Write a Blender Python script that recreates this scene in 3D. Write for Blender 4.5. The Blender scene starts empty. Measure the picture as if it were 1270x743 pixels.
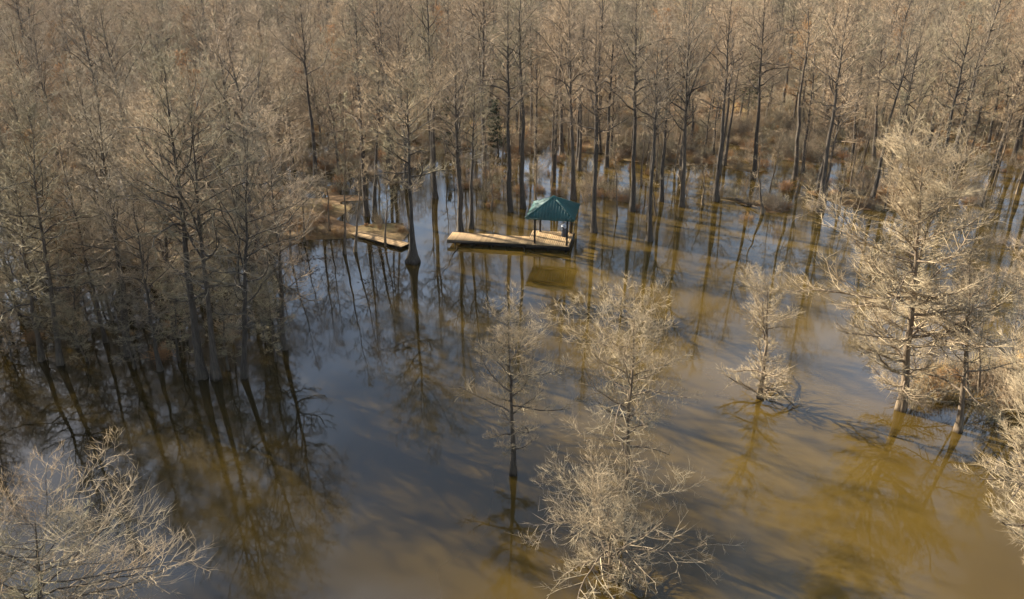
import bpy, math, random
import numpy as np
from mathutils import Vector
C = bpy.context.scene
COL = C.collection
R = math.radians

# ------------------------------------------------------------------ camera, sky, sun, exposure
CAM_H, PITCH, F_PX, CX, CY = 21.0, R(24.0), 960.0, 635.0, 371.5     # photograph is 1270 px wide
cd = bpy.data.cameras.new('camera'); cam = bpy.data.objects.new('camera', cd); COL.objects.link(cam)
cam.location = (0, 0, CAM_H); cam.rotation_euler = (R(90) - PITCH, 0, 0)
cd.sensor_width = 36; cd.lens = 36 * F_PX / 1270.0; cd.clip_end = 6000; cd.clip_start = .1
C.camera = cam

SUN_EL, SUN_AZ = R(24), R(-57)              # azimuth measured from +Y (view direction), negative = to the left
sd = bpy.data.lights.new('sun', 'SUN'); sun = bpy.data.objects.new('sun', sd); COL.objects.link(sun)
sd.energy = 5.0; sd.angle = R(.5); sd.color = (1.0, .935, .80)
to_sun = Vector((math.cos(SUN_EL) * math.sin(SUN_AZ), math.cos(SUN_EL) * math.cos(SUN_AZ), math.sin(SUN_EL)))
sun.rotation_euler = to_sun.to_track_quat('Z', 'Y').to_euler(); sun.location = to_sun * 80

w = bpy.data.worlds.new('World'); C.world = w; w.use_nodes = True
nt = w.node_tree; N = nt.nodes; L = nt.links; N.clear()
out = N.new('ShaderNodeOutputWorld'); bg = N.new('ShaderNodeBackground'); bg.inputs['Strength'].default_value = .05
sky = N.new('ShaderNodeTexSky'); sky.sky_type = 'NISHITA'; sky.sun_disc = False
sky.sun_elevation = SUN_EL; sky.sun_rotation = SUN_AZ; sky.air_density = 1.0; sky.dust_density = 1.2
tc = N.new('ShaderNodeTexCoord')
mp = N.new('ShaderNodeMapping'); mp.inputs['Scale'].default_value = (1, 1, 2.2)
cn = N.new('ShaderNodeTexNoise'); cn.inputs['Scale'].default_value = 3.2; cn.inputs['Detail'].default_value = 7; cn.inputs['Roughness'].default_value = .55
cr = N.new('ShaderNodeValToRGB'); cr.color_ramp.elements[0].position = .43; cr.color_ramp.elements[1].position = .76
cr.color_ramp.elements[0].color = (0, 0, 0, 1); cr.color_ramp.elements[1].color = (.85, .85, .85, 1)
mx = N.new('ShaderNodeMix'); mx.data_type = 'RGBA'; mx.inputs[7].default_value = (6.9, 8.6, 11.4, 1)
L.new(tc.outputs['Generated'], mp.inputs[0]); L.new(mp.outputs[0], cn.inputs['Vector']); L.new(cn.outputs[0], cr.inputs[0])
L.new(cr.outputs[0], mx.inputs[0]); L.new(sky.outputs[0], mx.inputs[6]); L.new(mx.outputs[2], bg.inputs[0]); L.new(bg.outputs[0], out.inputs[0])
C.view_settings.view_transform = 'Standard'; C.view_settings.look = 'None'
C.view_settings.exposure = 1.85; C.view_settings.gamma = 1.0
C.render.filter_size = .8
C.cycles.max_bounces = 6; C.cycles.diffuse_bounces = 2; C.cycles.glossy_bounces = 2; C.cycles.transmission_bounces = 2
C.cycles.volume_bounces = 0; C.cycles.caustics_reflective = False; C.cycles.caustics_refractive = False

# ------------------------------------------------------------------ helpers: places
CP, SP = math.cos(PITCH), math.sin(PITCH)
def ground(px, py, z=0.0):
    """where the photograph's pixel meets the level z"""
    q = (py - CY) / F_PX; D = CAM_H - z
    y = D * (CP - q * SP) / (SP + q * CP)
    dep = y * CP + D * SP
    return ((px - CX) / F_PX * dep, y)
def top_at(y, px, py):
    """height and x of a point at ground distance y seen at pixel"""
    q = (py - CY) / F_PX
    D = y * (SP + q * CP) / (CP - q * SP)
    return CAM_H - D, (px - CX) / F_PX * (y * CP + D * SP)
def pixel(x, y, z=0.0):
    D = CAM_H - z; dep = y * CP + D * SP
    return CX + F_PX * x / dep, CY + F_PX * (D * CP - y * SP) / dep

def vnoise(x, y, scale, seed):
    """smooth value noise in 0..1"""
    x = np.asarray(x, float) / scale + seed * 17.31; y = np.asarray(y, float) / scale + seed * 9.77
    xi = np.floor(x); yi = np.floor(y); fx = x - xi; fy = y - yi
    fx = fx * fx * (3 - 2 * fx); fy = fy * fy * (3 - 2 * fy)
    def h(a, b):
        v = np.sin(a * 127.1 + b * 311.7 + seed * 74.7) * 43758.5453
        return v - np.floor(v)
    return (h(xi, yi) * (1 - fx) + h(xi + 1, yi) * fx) * (1 - fy) + (h(xi, yi + 1) * (1 - fx) + h(xi + 1, yi + 1) * fx) * fy
def inside(x, y, poly):
    x = np.asarray(x, float); y = np.asarray(y, float); r = np.zeros(x.shape, bool)
    n = len(poly)
    for i in range(n):
        x0, y0 = poly[i]; x1, y1 = poly[(i + 1) % n]
        if y0 == y1: continue
        c = ((y0 > y) != (y1 > y)) & (x < (x1 - x0) * (y - y0) / (y1 - y0) + x0)
        r ^= c
    return r
def edge_dist(x, y, poly):
    x = np.asarray(x, float); y = np.asarray(y, float); d = np.full(x.shape, 1e9)
    n = len(poly)
    for i in range(n):
        x0, y0 = poly[i]; x1, y1 = poly[(i + 1) % n]
        dx, dy = x1 - x0, y1 - y0; l2 = dx * dx + dy * dy + 1e-9
        t = np.clip(((x - x0) * dx + (y - y0) * dy) / l2, 0, 1)
        d = np.minimum(d, np.hypot(x - x0 - t * dx, y - y0 - t * dy))
    return d
def signed(x, y, poly):
    d = edge_dist(x, y, poly); return np.where(inside(x, y, poly), d, -d)

# ------------------------------------------------------------------ helpers: objects
def mesh_np(name, V, loops, starts, totals, mats, midx=None, smooth=False):
    me = bpy.data.meshes.new(name)
    me.vertices.add(len(V)); me.vertices.foreach_set('co', np.ascontiguousarray(V, np.float32).ravel())
    me.loops.add(len(loops)); me.loops.foreach_set('vertex_index', np.ascontiguousarray(loops, np.int32))
    me.polygons.add(len(starts)); me.polygons.foreach_set('loop_start', np.ascontiguousarray(starts, np.int32))
    try: me.polygons.foreach_set('loop_total', np.ascontiguousarray(totals, np.int32))
    except Exception: pass
    for m in mats: me.materials.append(m)
    if midx is not None: me.polygons.foreach_set('material_index', np.ascontiguousarray(midx, np.int32))
    if smooth: me.polygons.foreach_set('use_smooth', np.ones(len(starts), bool))
    me.update(calc_edges=True)
    return me
class MB:
    """collects pieces of one mesh"""
    def __init__(s): s.V = []; s.Fq = []; s.n = 0; s.M = []
    def add(s, V, F, m=0):
        V = np.asarray(V, float).reshape(-1, 3); s.V.append(V)
        for f in F: s.Fq.append([i + s.n for i in f]); s.M.append(m)
        s.n += len(V)
    def box(s, x0, x1, y0, y1, z0, z1, m=0):
        s.add([(x0, y0, z0), (x1, y0, z0), (x1, y1, z0), (x0, y1, z0), (x0, y0, z1), (x1, y0, z1), (x1, y1, z1), (x0, y1, z1)],
              [(3, 2, 1, 0), (4, 5, 6, 7), (0, 1, 5, 4), (1, 2, 6, 5), (2, 3, 7, 6), (3, 0, 4, 7)], m)
    def lathe(s, prof, n=16, cx=0, cy=0, m=0, cap=True):
        V = [(cx + r * math.cos(2 * math.pi * i / n), cy + r * math.sin(2 * math.pi * i / n), z) for r, z in prof for i in range(n)]
        F = [(j * n + i, j * n + (i + 1) % n, (j + 1) * n + (i + 1) % n, (j + 1) * n + i) for j in range(len(prof) - 1) for i in range(n)]
        if cap: F += [tuple(reversed(range(n))), tuple(range((len(prof) - 1) * n, len(prof) * n))]
        s.add(V, F, m)
    def mesh(s, name, mats, smooth=False):
        lens = np.array([len(f) for f in s.Fq]); lo = np.array([i for f in s.Fq for i in f])
        return mesh_np(name, np.concatenate(s.V), lo, np.concatenate([[0], np.cumsum(lens)[:-1]]), lens, mats, s.M, smooth)
def link(name, me, parent=None):
    o = bpy.data.objects.new(name, me); COL.objects.link(o); o.parent = parent; return o
def thing(name, label, cat, loc=(0, 0, 0), rz=0, group=None, me=None):
    o = bpy.data.objects.new(name, me); COL.objects.link(o)
    o.location = loc; o.rotation_euler = (0, 0, rz); o['label'] = label; o['category'] = cat
    if group: o['group'] = group
    if me is None: o.empty_display_size = .3
    return o

# ------------------------------------------------------------------ materials
def mat(name, rough=.9):
    m = bpy.data.materials.new(name); m.use_nodes = True
    b = m.node_tree.nodes['Principled BSDF']; b.inputs['Roughness'].default_value = rough
    b.inputs['Specular IOR Level'].default_value = .25
    return m, m.node_tree.nodes, m.node_tree.links, b
def ramp(N, L, fac, stops):
    r = N.new('ShaderNodeValToRGB'); e = r.color_ramp.elements
    while len(e) < len(stops): e.new(.5)
    for i, (p, c) in enumerate(stops): e[i].position = p; e[i].color = (*c, 1)
    L.new(fac, r.inputs[0]); return r.outputs[0]
def noise(N, L, scale, detail=4, rough=.55, vec=None, stretch=None):
    n = N.new('ShaderNodeTexNoise'); n.inputs['Scale'].default_value = scale; n.inputs['Detail'].default_value = detail; n.inputs['Roughness'].default_value = rough
    if vec is None:
        t = N.new('ShaderNodeTexCoord'); vec = t.outputs['Object']
    if stretch:
        mp = N.new('ShaderNodeMapping'); mp.inputs['Scale'].default_value = stretch; L.new(vec, mp.inputs[0]); vec = mp.outputs[0]
    L.new(vec, n.inputs['Vector']); return n.outputs[0]
def mixc(N, L, fac, a, b, mode='MIX'):
    m = N.new('ShaderNodeMix'); m.data_type = 'RGBA'; m.blend_type = mode
    for s, v in ((0, fac), (6, a), (7, b)):
        if isinstance(v, (int, float)): m.inputs[s].default_value = v
        elif isinstance(v, tuple): m.inputs[s].default_value = (*v, 1)
        else: L.new(v, m.inputs[s])
    return m.outputs[2]

def bark_mat(name, dark, light, var=.35):
    m, N, L, b = mat(name)
    f = noise(N, L, 2.2, 6, .65, stretch=(6, 6, .9))
    c = ramp(N, L, f, [(.3, dark), (.7, light)])
    oi = N.new('ShaderNodeObjectInfo')
    v = ramp(N, L, oi.outputs['Random'], [(0, (1 - var,) * 3), (1, (1 + var * .6, 1 + var * .5, 1 + var * .35))])
    tcz = N.new('ShaderNodeTexCoord'); sx = N.new('ShaderNodeSeparateXYZ'); L.new(tcz.outputs['Object'], sx.inputs[0])
    ad = N.new('ShaderNodeMath'); ad.operation = 'MULTIPLY_ADD'; ad.inputs[1].default_value = .45; L.new(f, ad.inputs[0]); L.new(sx.outputs[2], ad.inputs[2])
    wet = ramp(N, L, ad.outputs[0], [(.28, (.4, .38, .33)), (.42, (1, 1, 1)), (.72, (1.12, 1.12, 1.05)), (.95, (1, 1, 1))])
    c = mixc(N, L, 1.0, c, wet, 'MULTIPLY')
    L.new(mixc(N, L, 1.0, c, v, 'MULTIPLY'), b.inputs['Base Color'])
    bp = N.new('ShaderNodeBump'); bp.inputs['Strength'].default_value = .6; bp.inputs['Distance'].default_value = .05
    L.new(f, bp.inputs['Height']); L.new(bp.outputs[0], b.inputs['Normal'])
    return m
def twig_mat(name, a, bcol, var=.42):
    m, N, L, b = mat(name)
    f = noise(N, L, 1.1, 3)
    c = ramp(N, L, f, [(.35, a), (.65, bcol)])
    oi = N.new('ShaderNodeObjectInfo')
    v = ramp(N, L, oi.outputs['Random'], [(0, (1 - var, 1 - var * .95, 1 - var * .9)), (.25, (1 - var * .24, 1 - var * .1, 1 - var * .38)), (.5, (1, .98, .95)), (.75, (1 + var * .24, 1 - var * .05, 1 - var * .38)), (1, (1 + var * .7, 1 + var * .6, 1 + var * .42))])
    L.new(mixc(N, L, 1.0, c, v, 'MULTIPLY'), b.inputs['Base Color'])
    return m
M = {}
M['bark_grey'] = bark_mat('grey_brown_bark', (.035, .028, .022), (.15, .12, .092))
M['bark_warm'] = bark_mat('warm_flaky_bark', (.06, .04, .027), (.29, .215, .14), .15)
M['twig_grey'] = twig_mat('grey_brown_twigs', (.195, .148, .104), (.34, .262, .178))
M['twig_tan'] = twig_mat('tan_twigs', (.235, .18, .12), (.40, .315, .21))
M['twig_cream'] = twig_mat('cream_twigs', (.26, .195, .12), (.44, .345, .22), .10)
M['twig_rust'] = twig_mat('rusty_twigs', (.24, .125, .055), (.37, .21, .095))

def ground_mat():
    m, N, L, b = mat('leaf_litter', 1.0)
    f1 = noise(N, L, .13, 5); f2 = noise(N, L, 2.5, 6, .7)
    c1 = ramp(N, L, f1, [(.32, (.10, .055, .026)), (.47, (.19, .11, .048)), (.58, (.25, .17, .07)), (.72, (.15, .135, .05))])
    c2 = ramp(N, L, f2, [(.3, (.45, .42, .4)), (.7, (1.35, 1.3, 1.2))])
    L.new(mixc(N, L, 1.0, c1, c2, 'MULTIPLY'), b.inputs['Base Color'])
    bp = N.new('ShaderNodeBump'); bp.inputs['Strength'].default_value = .8; bp.inputs['Distance'].default_value = .12
    L.new(f2, bp.inputs['Height']); L.new(bp.outputs[0], b.inputs['Normal'])
    return m
M['ground'] = ground_mat()
def water_mat():
    m, N, L, b = mat('muddy_water', .03)
    f = noise(N, L, .11, 4, .5)
    c = ramp(N, L, f, [(.3, (.043, .0275, .0053)), (.7, (.067, .0438, .0094))])
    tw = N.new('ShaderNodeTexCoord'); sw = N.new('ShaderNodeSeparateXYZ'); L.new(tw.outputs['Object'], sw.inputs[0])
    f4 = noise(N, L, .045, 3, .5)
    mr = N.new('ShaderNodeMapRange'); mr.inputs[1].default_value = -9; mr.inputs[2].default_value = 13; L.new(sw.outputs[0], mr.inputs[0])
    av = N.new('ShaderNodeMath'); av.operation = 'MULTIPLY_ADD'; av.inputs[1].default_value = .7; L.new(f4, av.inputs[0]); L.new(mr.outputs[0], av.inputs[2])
    side_shade = ramp(N, L, av.outputs[0], [(.25, (.34, .36, .42)), (1.0, (1.42, 1.34, 1.18))])      # shade painted into the mud colour at left, brighter to the right, noise-broken
    c = mixc(N, L, 1.0, c, side_shade, 'MULTIPLY')
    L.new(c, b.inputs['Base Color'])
    b.inputs['IOR'].default_value = 1.66; b.inputs['Specular IOR Level'].default_value = .5
    f2 = noise(N, L, 2.6, 3, .5, stretch=(1, 2.2, 1)); f3 = noise(N, L, .09, 3)
    bp = N.new('ShaderNodeBump'); bp.inputs['Strength'].default_value = .05; bp.inputs['Distance'].default_value = .05
    L.new(ramp(N, L, f3, [(.5, (.012,) * 3), (.72, (.08,) * 3)]), bp.inputs['Strength']); L.new(f2, bp.inputs['Height']); L.new(bp.outputs[0], b.inputs['Normal'])
    return m
M['water'] = water_mat()

# ------------------------------------------------------------------ setting: terrain and water
PX = lambda pts: [ground(*p) for p in pts]
POND = PX([(345, 303), (372, 298), (430, 300), (500, 303), (560, 288), (640, 258), (745, 296), (822, 316), (872, 290), (960, 274), (1055, 262), (1075, 300), (1040, 420),
           (1060, 500), (1130, 525), (1230, 560), (1270, 640), (1330, 820), (1500, 1100), (-70, 1100), (-70, 900), (-60, 470), (0, 462), (100, 468), (200, 476), (300, 478), (380, 440), (350, 400)])
LAND = [PX([(255, 262), (330, 232), (420, 228), (500, 262), (508, 288), (488, 303), (440, 294), (380, 296), (330, 320), (300, 330), (262, 300)]),
        PX([(1130, 470), (1180, 455), (1300, 440), (1420, 470), (1400, 520), (1290, 520), (1235, 503), (1150, 500)]),
        PX([(60, 300), (180, 262), (255, 262), (235, 318), (150, 330)]),
        PX([(845, 252), (880, 236), (960, 240), (985, 262), (930, 268), (880, 262)]),
        PX([(1000, 238), (1120, 235), (1180, 260), (1060, 262)])]
BACK = PX([(-900, 190), (0, 205), (300, 205), (430, 222), (520, 205), (700, 203), (850, 212), (930, 218), (1040, 222), (1130, 190), (1300, 200), (2200, 190), (2400, 60), (900, -30), (200, -30), (-1200, 60)])
def height(x, y):
    n = vnoise(x, y, 9, 1) * .5 + vnoise(x, y, 4, 2) * .3 + vnoise(x, y, 1.7, 3) * .2 - .5
    h = -.45 + n * .35
    for i, P in enumerate(LAND):
        h = np.maximum(h, np.clip(signed(x, y, P) * .5, -.9, .08 if i > 2 else .13) + n * .8)
    sb = signed(x, y, BACK)
    h = np.maximum(h, np.clip((sb - 7) * .03, -.6, .5) + n * 1.0 - .02)
    h = np.where(np.asarray(y) > 300, np.maximum(h, .2), h)
    return h
def rectilinear(a, b, n, k):
    t = np.linspace(-1, 1, n); s = np.sinh(k * t) / np.sinh(k)
    return a + (s + 1) / 2 * (b - a)
gx = np.concatenate([np.linspace(-2500, -170, 20)[:-1], np.linspace(-170, -50, 60)[:-1], np.linspace(-50, 50, 200), np.linspace(50, 170, 60)[1:], np.linspace(170, 2500, 20)[1:]])
gy = np.concatenate([[-300, -100, -40], np.linspace(-10, 110, 240), np.linspace(110, 330, 90)[1:], np.linspace(330, 4500, 25)[1:]])
X, Y = np.meshgrid(gx, gy); Z = height(X, Y)
nx, ny = len(gx), len(gy); idx = np.arange(nx * ny).reshape(ny, nx)
quads = np.stack([idx[:-1, :-1], idx[:-1, 1:], idx[1:, 1:], idx[1:, :-1]], -1).reshape(-1, 4)
me = mesh_np('forest_floor', np.stack([X, Y, Z], -1).reshape(-1, 3), quads.ravel(), np.arange(len(quads)) * 4, np.full(len(quads), 4), [M['ground']], None, True)
o = link('ground', me); o['kind'] = 'structure'; o['label'] = 'brown leaf litter forest floor and muddy banks'
wb = MB(); wb.add([(-700, -300, 0), (700, -300, 0), (700, 700, 0), (-700, 700, 0)], [(0, 1, 2, 3)])
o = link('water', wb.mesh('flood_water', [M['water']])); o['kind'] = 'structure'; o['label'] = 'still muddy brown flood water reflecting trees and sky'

# ------------------------------------------------------------------ boardwalk and shelter
def wood_mat(name, a, b_, sc=1.0):
    m, N, L, b = mat(name, .85)
    g = noise(N, L, 3 * sc, 5, .6, stretch=(8, 1, 1)); at = N.new('ShaderNodeAttribute'); at.attribute_name = 'tone'
    c = ramp(N, L, g, [(.3, a), (.7, b_)])
    v = ramp(N, L, at.outputs['Fac'], [(0, (.72, .70, .68)), (1, (1.2, 1.17, 1.1))])
    L.new(mixc(N, L, 1.0, c, v, 'MULTIPLY'), b.inputs['Base Color']); return m
M['deck'] = wood_mat('weathered_deck_boards', (.31, .195, .095), (.48, .33, .175))
M['dark_wood'] = bark_mat('dark_stained_timber', (.02, .016, .013), (.05, .04, .032), .1)
def roof_mat():
    m, N, L, b = mat('green_metal_sheet', .62); b.inputs['Metallic'].default_value = .0; b.inputs['Specular IOR Level'].default_value = .5
    f = noise(N, L, 1.3, 5, .7); f2 = noise(N, L, 5, 6, .7)
    c = ramp(N, L, f, [(.3, (.007, .055, .048)), (.7, (.016, .098, .084))])
    L.new(mixc(N, L, ramp(N, L, f2, [(.56, (0, 0, 0)), (.72, (.65,) * 3)]), c, (.10, .095, .07)), b.inputs['Base Color']); return m
M['roof'] = roof_mat()
def plain(name, c, rough=.6):
    m, N, L, b = mat(name, rough); f = noise(N, L, 6, 3)
    L.new(ramp(N, L, f, [(.3, tuple(v * .8 for v in c)), (.7, tuple(min(1, v * 1.15) for v in c))]), b.inputs['Base Color']); return m
M['drum'] = plain('blue_grey_drum', (.055, .065, .085)); M['liner'] = plain('white_liner', (.75, .75, .78))

DZ = .5
A = Vector((*ground(562, 297, DZ), 0)); B = Vector((*ground(706, 306, DZ), 0))
ux = (B - A).normalized(); LEN = (B - A).length; ang = math.atan2(ux.y, ux.x); uy = Vector((-ux.y, ux.x, 0))
PW = 3.35; WW = 1.75                     # platform side, walkway width
def planks(x0, x1, y0, y1, seed, zt=0.0):
    """boards laid across, joined with open joints"""
    b = MB(); rn = random.Random(seed); tone = []; n = int((x1 - x0) / .15)
    for i in range(n):
        a = x0 + i * (x1 - x0) / n; dz = rn.uniform(-.004, .004)
        b.box(a + .005, a + (x1 - x0) / n - .005, y0 + rn.uniform(-.015, .015), y1 + rn.uniform(-.015, .015), zt - .04 + dz, zt + dz)
        tone += [rn.random()] * 8
    me = b.mesh('planks', [M['deck']]); at = me.attributes.new('tone', 'FLOAT', 'POINT'); at.data.foreach_set('value', np.array(tone, np.float32))
    return me
# local frame: x along the front edge, y away from the camera, origin at the right front corner, z=0 at deck top
root = thing('boardwalk', 'long wooden boardwalk over the water leading to the green roofed shelter', 'boardwalk', (B.x, B.y, DZ), ang)
xa = -LEN; xp = -PW
d = link('decking', planks(xa - .5, xp, 0, WW, 1), root); d['kind'] = 'stuff'
fb = MB(); fb.box(xa - .5, xp + .3, -.05, -.012, -.3, -.045); link('fascia', fb.mesh('fascia', [M['dark_wood']]), root)
fb = MB(); fb.box(xa - .5, xp, WW + .012, WW + .05, -.3, -.045); link('fascia', fb.mesh('fascia', [M['dark_wood']]), root)
pm = MB(); pm.lathe([(.09, -1.5), (.09, -.05)], 10); pm = pm.mesh('piling', [M['dark_wood']])
for i in range(5):
    for yy in (.2, WW - .2):
        p = link('piling', pm, root); p.location = (xa + .1 + i * (LEN - PW) / 4.2, yy, 0)
sh = thing('shelter', 'small open shelter with green ribbed metal hip roof on a plank platform', 'shelter', (B.x, B.y, DZ), ang)
d = link('decking', planks(-PW + .003, 0, 0, PW, 2, .004), sh); d['kind'] = 'stuff'
for args in ((-PW, 0, -.06, -.02, -.34, -.05), (-PW, 0, PW + .02, PW + .06, -.34, -.05), (.018, .058, -.06, PW + .06, -.34, -.05), (-PW - .058, -PW - .018, WW + .1, PW + .06, -.34, -.05)):
    fb = MB(); fb.box(*args); link('fascia', fb.mesh('platform_fascia', [M['dark_wood']]), sh)
EH = 2.26; ins = .22
pb = MB(); pb.box(-.07, .07, -.07, .07, -.38, EH + .02); pb = pb.mesh('post', [M['dark_wood']])
for px_, py_ in ((-PW + .62, ins), (-ins, ins), (-PW + .62, PW - ins), (-ins, PW - ins)):
    p = link('post', pb, sh); p.location = (px_, py_, 0)
pm2 = MB(); pm2.lathe([(.11, -1.6), (.11, -.06)], 10); pm2 = pm2.mesh('platform_piling', [M['dark_wood']])
for px_ in (-PW + .3, -PW / 2, -.3):
    for py_ in (.3, PW - .3):
        p = link('piling', pm2, sh); p.location = (px_, py_, 0)
for args in ((-PW + .55, -ins + .07, ins - .05, ins + .05, EH - .16, EH), (-PW + .55, -ins + .07, PW - ins - .05, PW - ins + .05, EH - .16, EH),
             (-PW + .57, -PW + .67, ins + .052, PW - ins - .052, EH - .15, EH - .01), (-ins - .05, -ins + .05, ins + .052, PW - ins - .052, EH - .15, EH - .01)):
    fb = MB(); fb.box(*args); link('beam', fb.mesh('beam', [M['dark_wood']]), sh)
# hip roof: four ribbed sheets
ex0, ex1, ey0, ey1 = -PW + .02, .38, -.42, PW + .30; EZ = EH + .03; RH = 1.12
apex = Vector(((ex0 + ex1) / 2, (ey0 + ey1) / 2, EZ + RH))
cs = [Vector((ex0, ey0, EZ)), Vector((ex1, ey0, EZ)), Vector((ex1, ey1, EZ)), Vector((ex0, ey1, EZ))]
roof = thing('roof', '', '', (0, 0, 0)); del roof['label']; del roof['category']; roof.parent = sh
def slope(p0, p1, ap, name):
    """ribbed triangular sheet from eave p0-p1 to ap"""
    u = (p1 - p0); Lw = u.length; u.normalize(); foot = p0 + u * (ap - p0).dot(u); v = (ap - foot); sl = v.length; v.normalize(); nrm = u.cross(v).normalized()
    xs = []; pitch = .235; n = round(Lw / pitch); pitch = Lw / n
    for i in range(n):
        a = i * pitch
        xs += [(a, 0), (a + pitch * .34, 0), (a + pitch * .42, .06), (a + pitch * .58, .06), (a + pitch * .66, 0)]
    xs.append((Lw, 0)); f = (ap - p0).dot(u)
    b = MB(); V = []
    for a, hgt in xs:
        t = a / f if a < f else (Lw - a) / (Lw - f); t = max(t, .004)
        V.append(p0 + u * a + nrm * hgt); V.append(p0 + u * a + v * (sl * t) + nrm * hgt)
    top = [tuple(x) for x in V]; low = [tuple(x - nrm * .03) for x in V]; m = len(xs)
    F = [(2 * i, 2 * i + 2, 2 * i + 3, 2 * i + 1) for i in range(m - 1)]
    F2 = [tuple(2 * m + j for j in reversed(q)) for q in F]
    E = [(2 * m + 2 * i, 2 * m + 2 * i + 2, 2 * i + 2, 2 * i) for i in range(m - 1)]
    b.add(top + low, F + F2 + E); link(name, b.mesh(name, [M['roof']]), roof)
for i in range(4): slope(cs[i], cs[(i + 1) % 4], apex, 'roof_sheet')
for c0 in cs:
    dvec = (apex - c0); sidev = dvec.cross(Vector((0, 0, 1))).normalized(); upv = sidev.cross(dvec).normalized()
    if upv.z < 0: upv = -upv
    b = MB(); c1 = c0 + upv * .02 - dvec.normalized() * .03; a1 = apex + upv * .02
    V = [c1 - sidev * .13 - upv * .02, c1 + upv * .055, c1 + sidev * .13 - upv * .02, a1 - sidev * .13 - upv * .02, a1 + upv * .055, a1 + sidev * .13 - upv * .02]
    b.add([tuple(x) for x in V], [(0, 1, 4, 3), (1, 2, 5, 4), (0, 2, 1), (3, 4, 5), (0, 3, 5, 2)]); link('hip_cap', b.mesh('hip_cap', [M['roof']]), roof)
b = MB(); b.lathe([(.24, apex.z - .1), (.2, apex.z + .02), (.09, apex.z + .09), (.01, apex.z + .11)], 8, apex.x, apex.y); link('peak_cap', b.mesh('peak_cap', [M['roof']]), roof)
for x0, x1, y0, y1 in ((ex0 + .02, ex1 - .02, ey0 + .02, ey0 + .05), (ex0 + .02, ex1 - .02, ey1 - .05, ey1 - .02), (ex0 + .02, ex0 + .05, ey0 + .053, ey1 - .053), (ex1 - .05, ex1 - .02, ey0 + .053, ey1 - .053)):
    b = MB(); b.box(x0, x1, y0, y1, EZ - .14, EZ - .032); link('eave_board', b.mesh('eave_board', [M['roof']]), roof)
# bin on the platform
gx_, gy_ = ground(700, 293, DZ)
bn = thing('drum_bin', 'dark blue grey drum with a pale top standing on the shelter platform', 'bin', (gx_, gy_, DZ + .008))
b = MB(); b.lathe([(.24, 0), (.25, .02), (.255, .27), (.27, .285), (.255, .3), (.255, .56), (.27, .575), (.255, .59), (.25, .84), (.265, .86), (.265, .875), (.23, .86), (.225, .5)], 20); link('drum', b.mesh('drum', [M['drum']], True), bn)
b = MB(); prof = [(.272, .80), (.276, .87), (.25, .905), (.2, .86), (.0, .72)]; b.lathe(prof, 20, 0, 0, 0, False)
me = b.mesh('liner', [M['liner']], True)
for v in me.vertices:
    a = math.atan2(v.co.y, v.co.x); v.co.z += .05 * math.sin(a * 5) + .06 * math.cos(a - 2.6); 
link('liner', me, bn)
# plank landing on the bank
p0 = Vector((*ground(441, 287, .3), 0)); p1 = Vector((*ground(503, 303, .3), 0)); v = (p1 - p0)
me = planks(0, v.length, -.55, .55, 5)
ld = thing('plank_landing', 'weathered plank landing lying on the bank left of the flared cypress', 'landing', (p0.x, p0.y, .24), math.atan2(v.y, v.x))
d = link('decking', me, ld); d['kind'] = 'stuff'
for yy in (-.45, .45):
    b = MB(); b.box(0.05, v.length - .05, yy - .04, yy + .04, -.22, -.045); link('joist', b.mesh('joist', [M['dark_wood']]), ld)

# ------------------------------------------------------------------ trees
def unit(v): return v / (np.linalg.norm(v, axis=-1, keepdims=True) + 1e-9)
def tubes(pts, rad, m):
    """pts (N,k,3), rad (N,k) -> verts, quads"""
    n, k, _ = pts.shape
    t = np.empty_like(pts); t[:, 1:-1] = pts[:, 2:] - pts[:, :-2]; t[:, 0] = pts[:, 1] - pts[:, 0]; t[:, -1] = pts[:, -1] - pts[:, -2]
    t = unit(t)
    ref = np.where(np.abs(t[:, :1, 2:3]) > .8, np.array([1., 0, 0]), np.array([0, 0, 1.]))
    ref = np.broadcast_to(ref, t.shape)
    u = unit(np.cross(t, ref)); v = np.cross(t, u)
    a = np.arange(m) * 2 * np.pi / m
    ring = pts[:, :, None] + rad[:, :, None, None] * (np.cos(a)[None, None, :, None] * u[:, :, None] + np.sin(a)[None, None, :, None] * v[:, :, None])
    V = ring.reshape(-1, 3)
    b = (np.arange(n) * k * m)[:, None, None] + (np.arange(k - 1) * m)[None, :, None]
    i = np.arange(m)[None, None]; j = (i + 1) % m
    q = np.stack([b + i, b + m + i, b + m + j, b + j], -1).reshape(-1, 4)
    return V, q
def trunk_tube(P, Rr, m, seed):
    # swollen foot with flutes
    V, q = tubes(P, Rr, m); V = V.reshape(-1, m, 3); a = np.arange(m) * 2 * np.pi / m
    for i in range(V.shape[0]):
        c = P[0, i]; f = .26 * math.exp(-max(c[2], 0) / .9)
        k = 1 + f * np.sin(a * 4 + seed) + f * .6 * np.sin(a * 6 + seed * 2.1) + .05 * np.sin(a * 3 + i * 1.7 + seed)
        V[i] = c + (V[i] - c) * k[:, None]
    return V.reshape(-1, 3), q
def spikes(p0, p1, r):
    """three-sided tapering twigs"""
    t = unit(p1 - p0)
    ref = np.where(np.abs(t[:, 2:3]) > .8, np.array([1., 0, 0]), np.array([0, 0, 1.]))
    u = unit(np.cross(t, ref)); v = np.cross(t, u); a = np.arange(3) * 2 * np.pi / 3
    ring = p0[:, None] + r[:, None, None] * (np.cos(a)[None, :, None] * u[:, None] + np.sin(a)[None, :, None] * v[:, None])
    V = np.concatenate([ring, p1[:, None]], 1).reshape(-1, 3)
    b = (np.arange(len(p0)) * 4)[:, None]; i = np.arange(3)[None]
    T = np.stack([b + i, b + (i + 1) % 3, b + 3 + 0 * i], -1).reshape(-1, 3)
    return V, T
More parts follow.
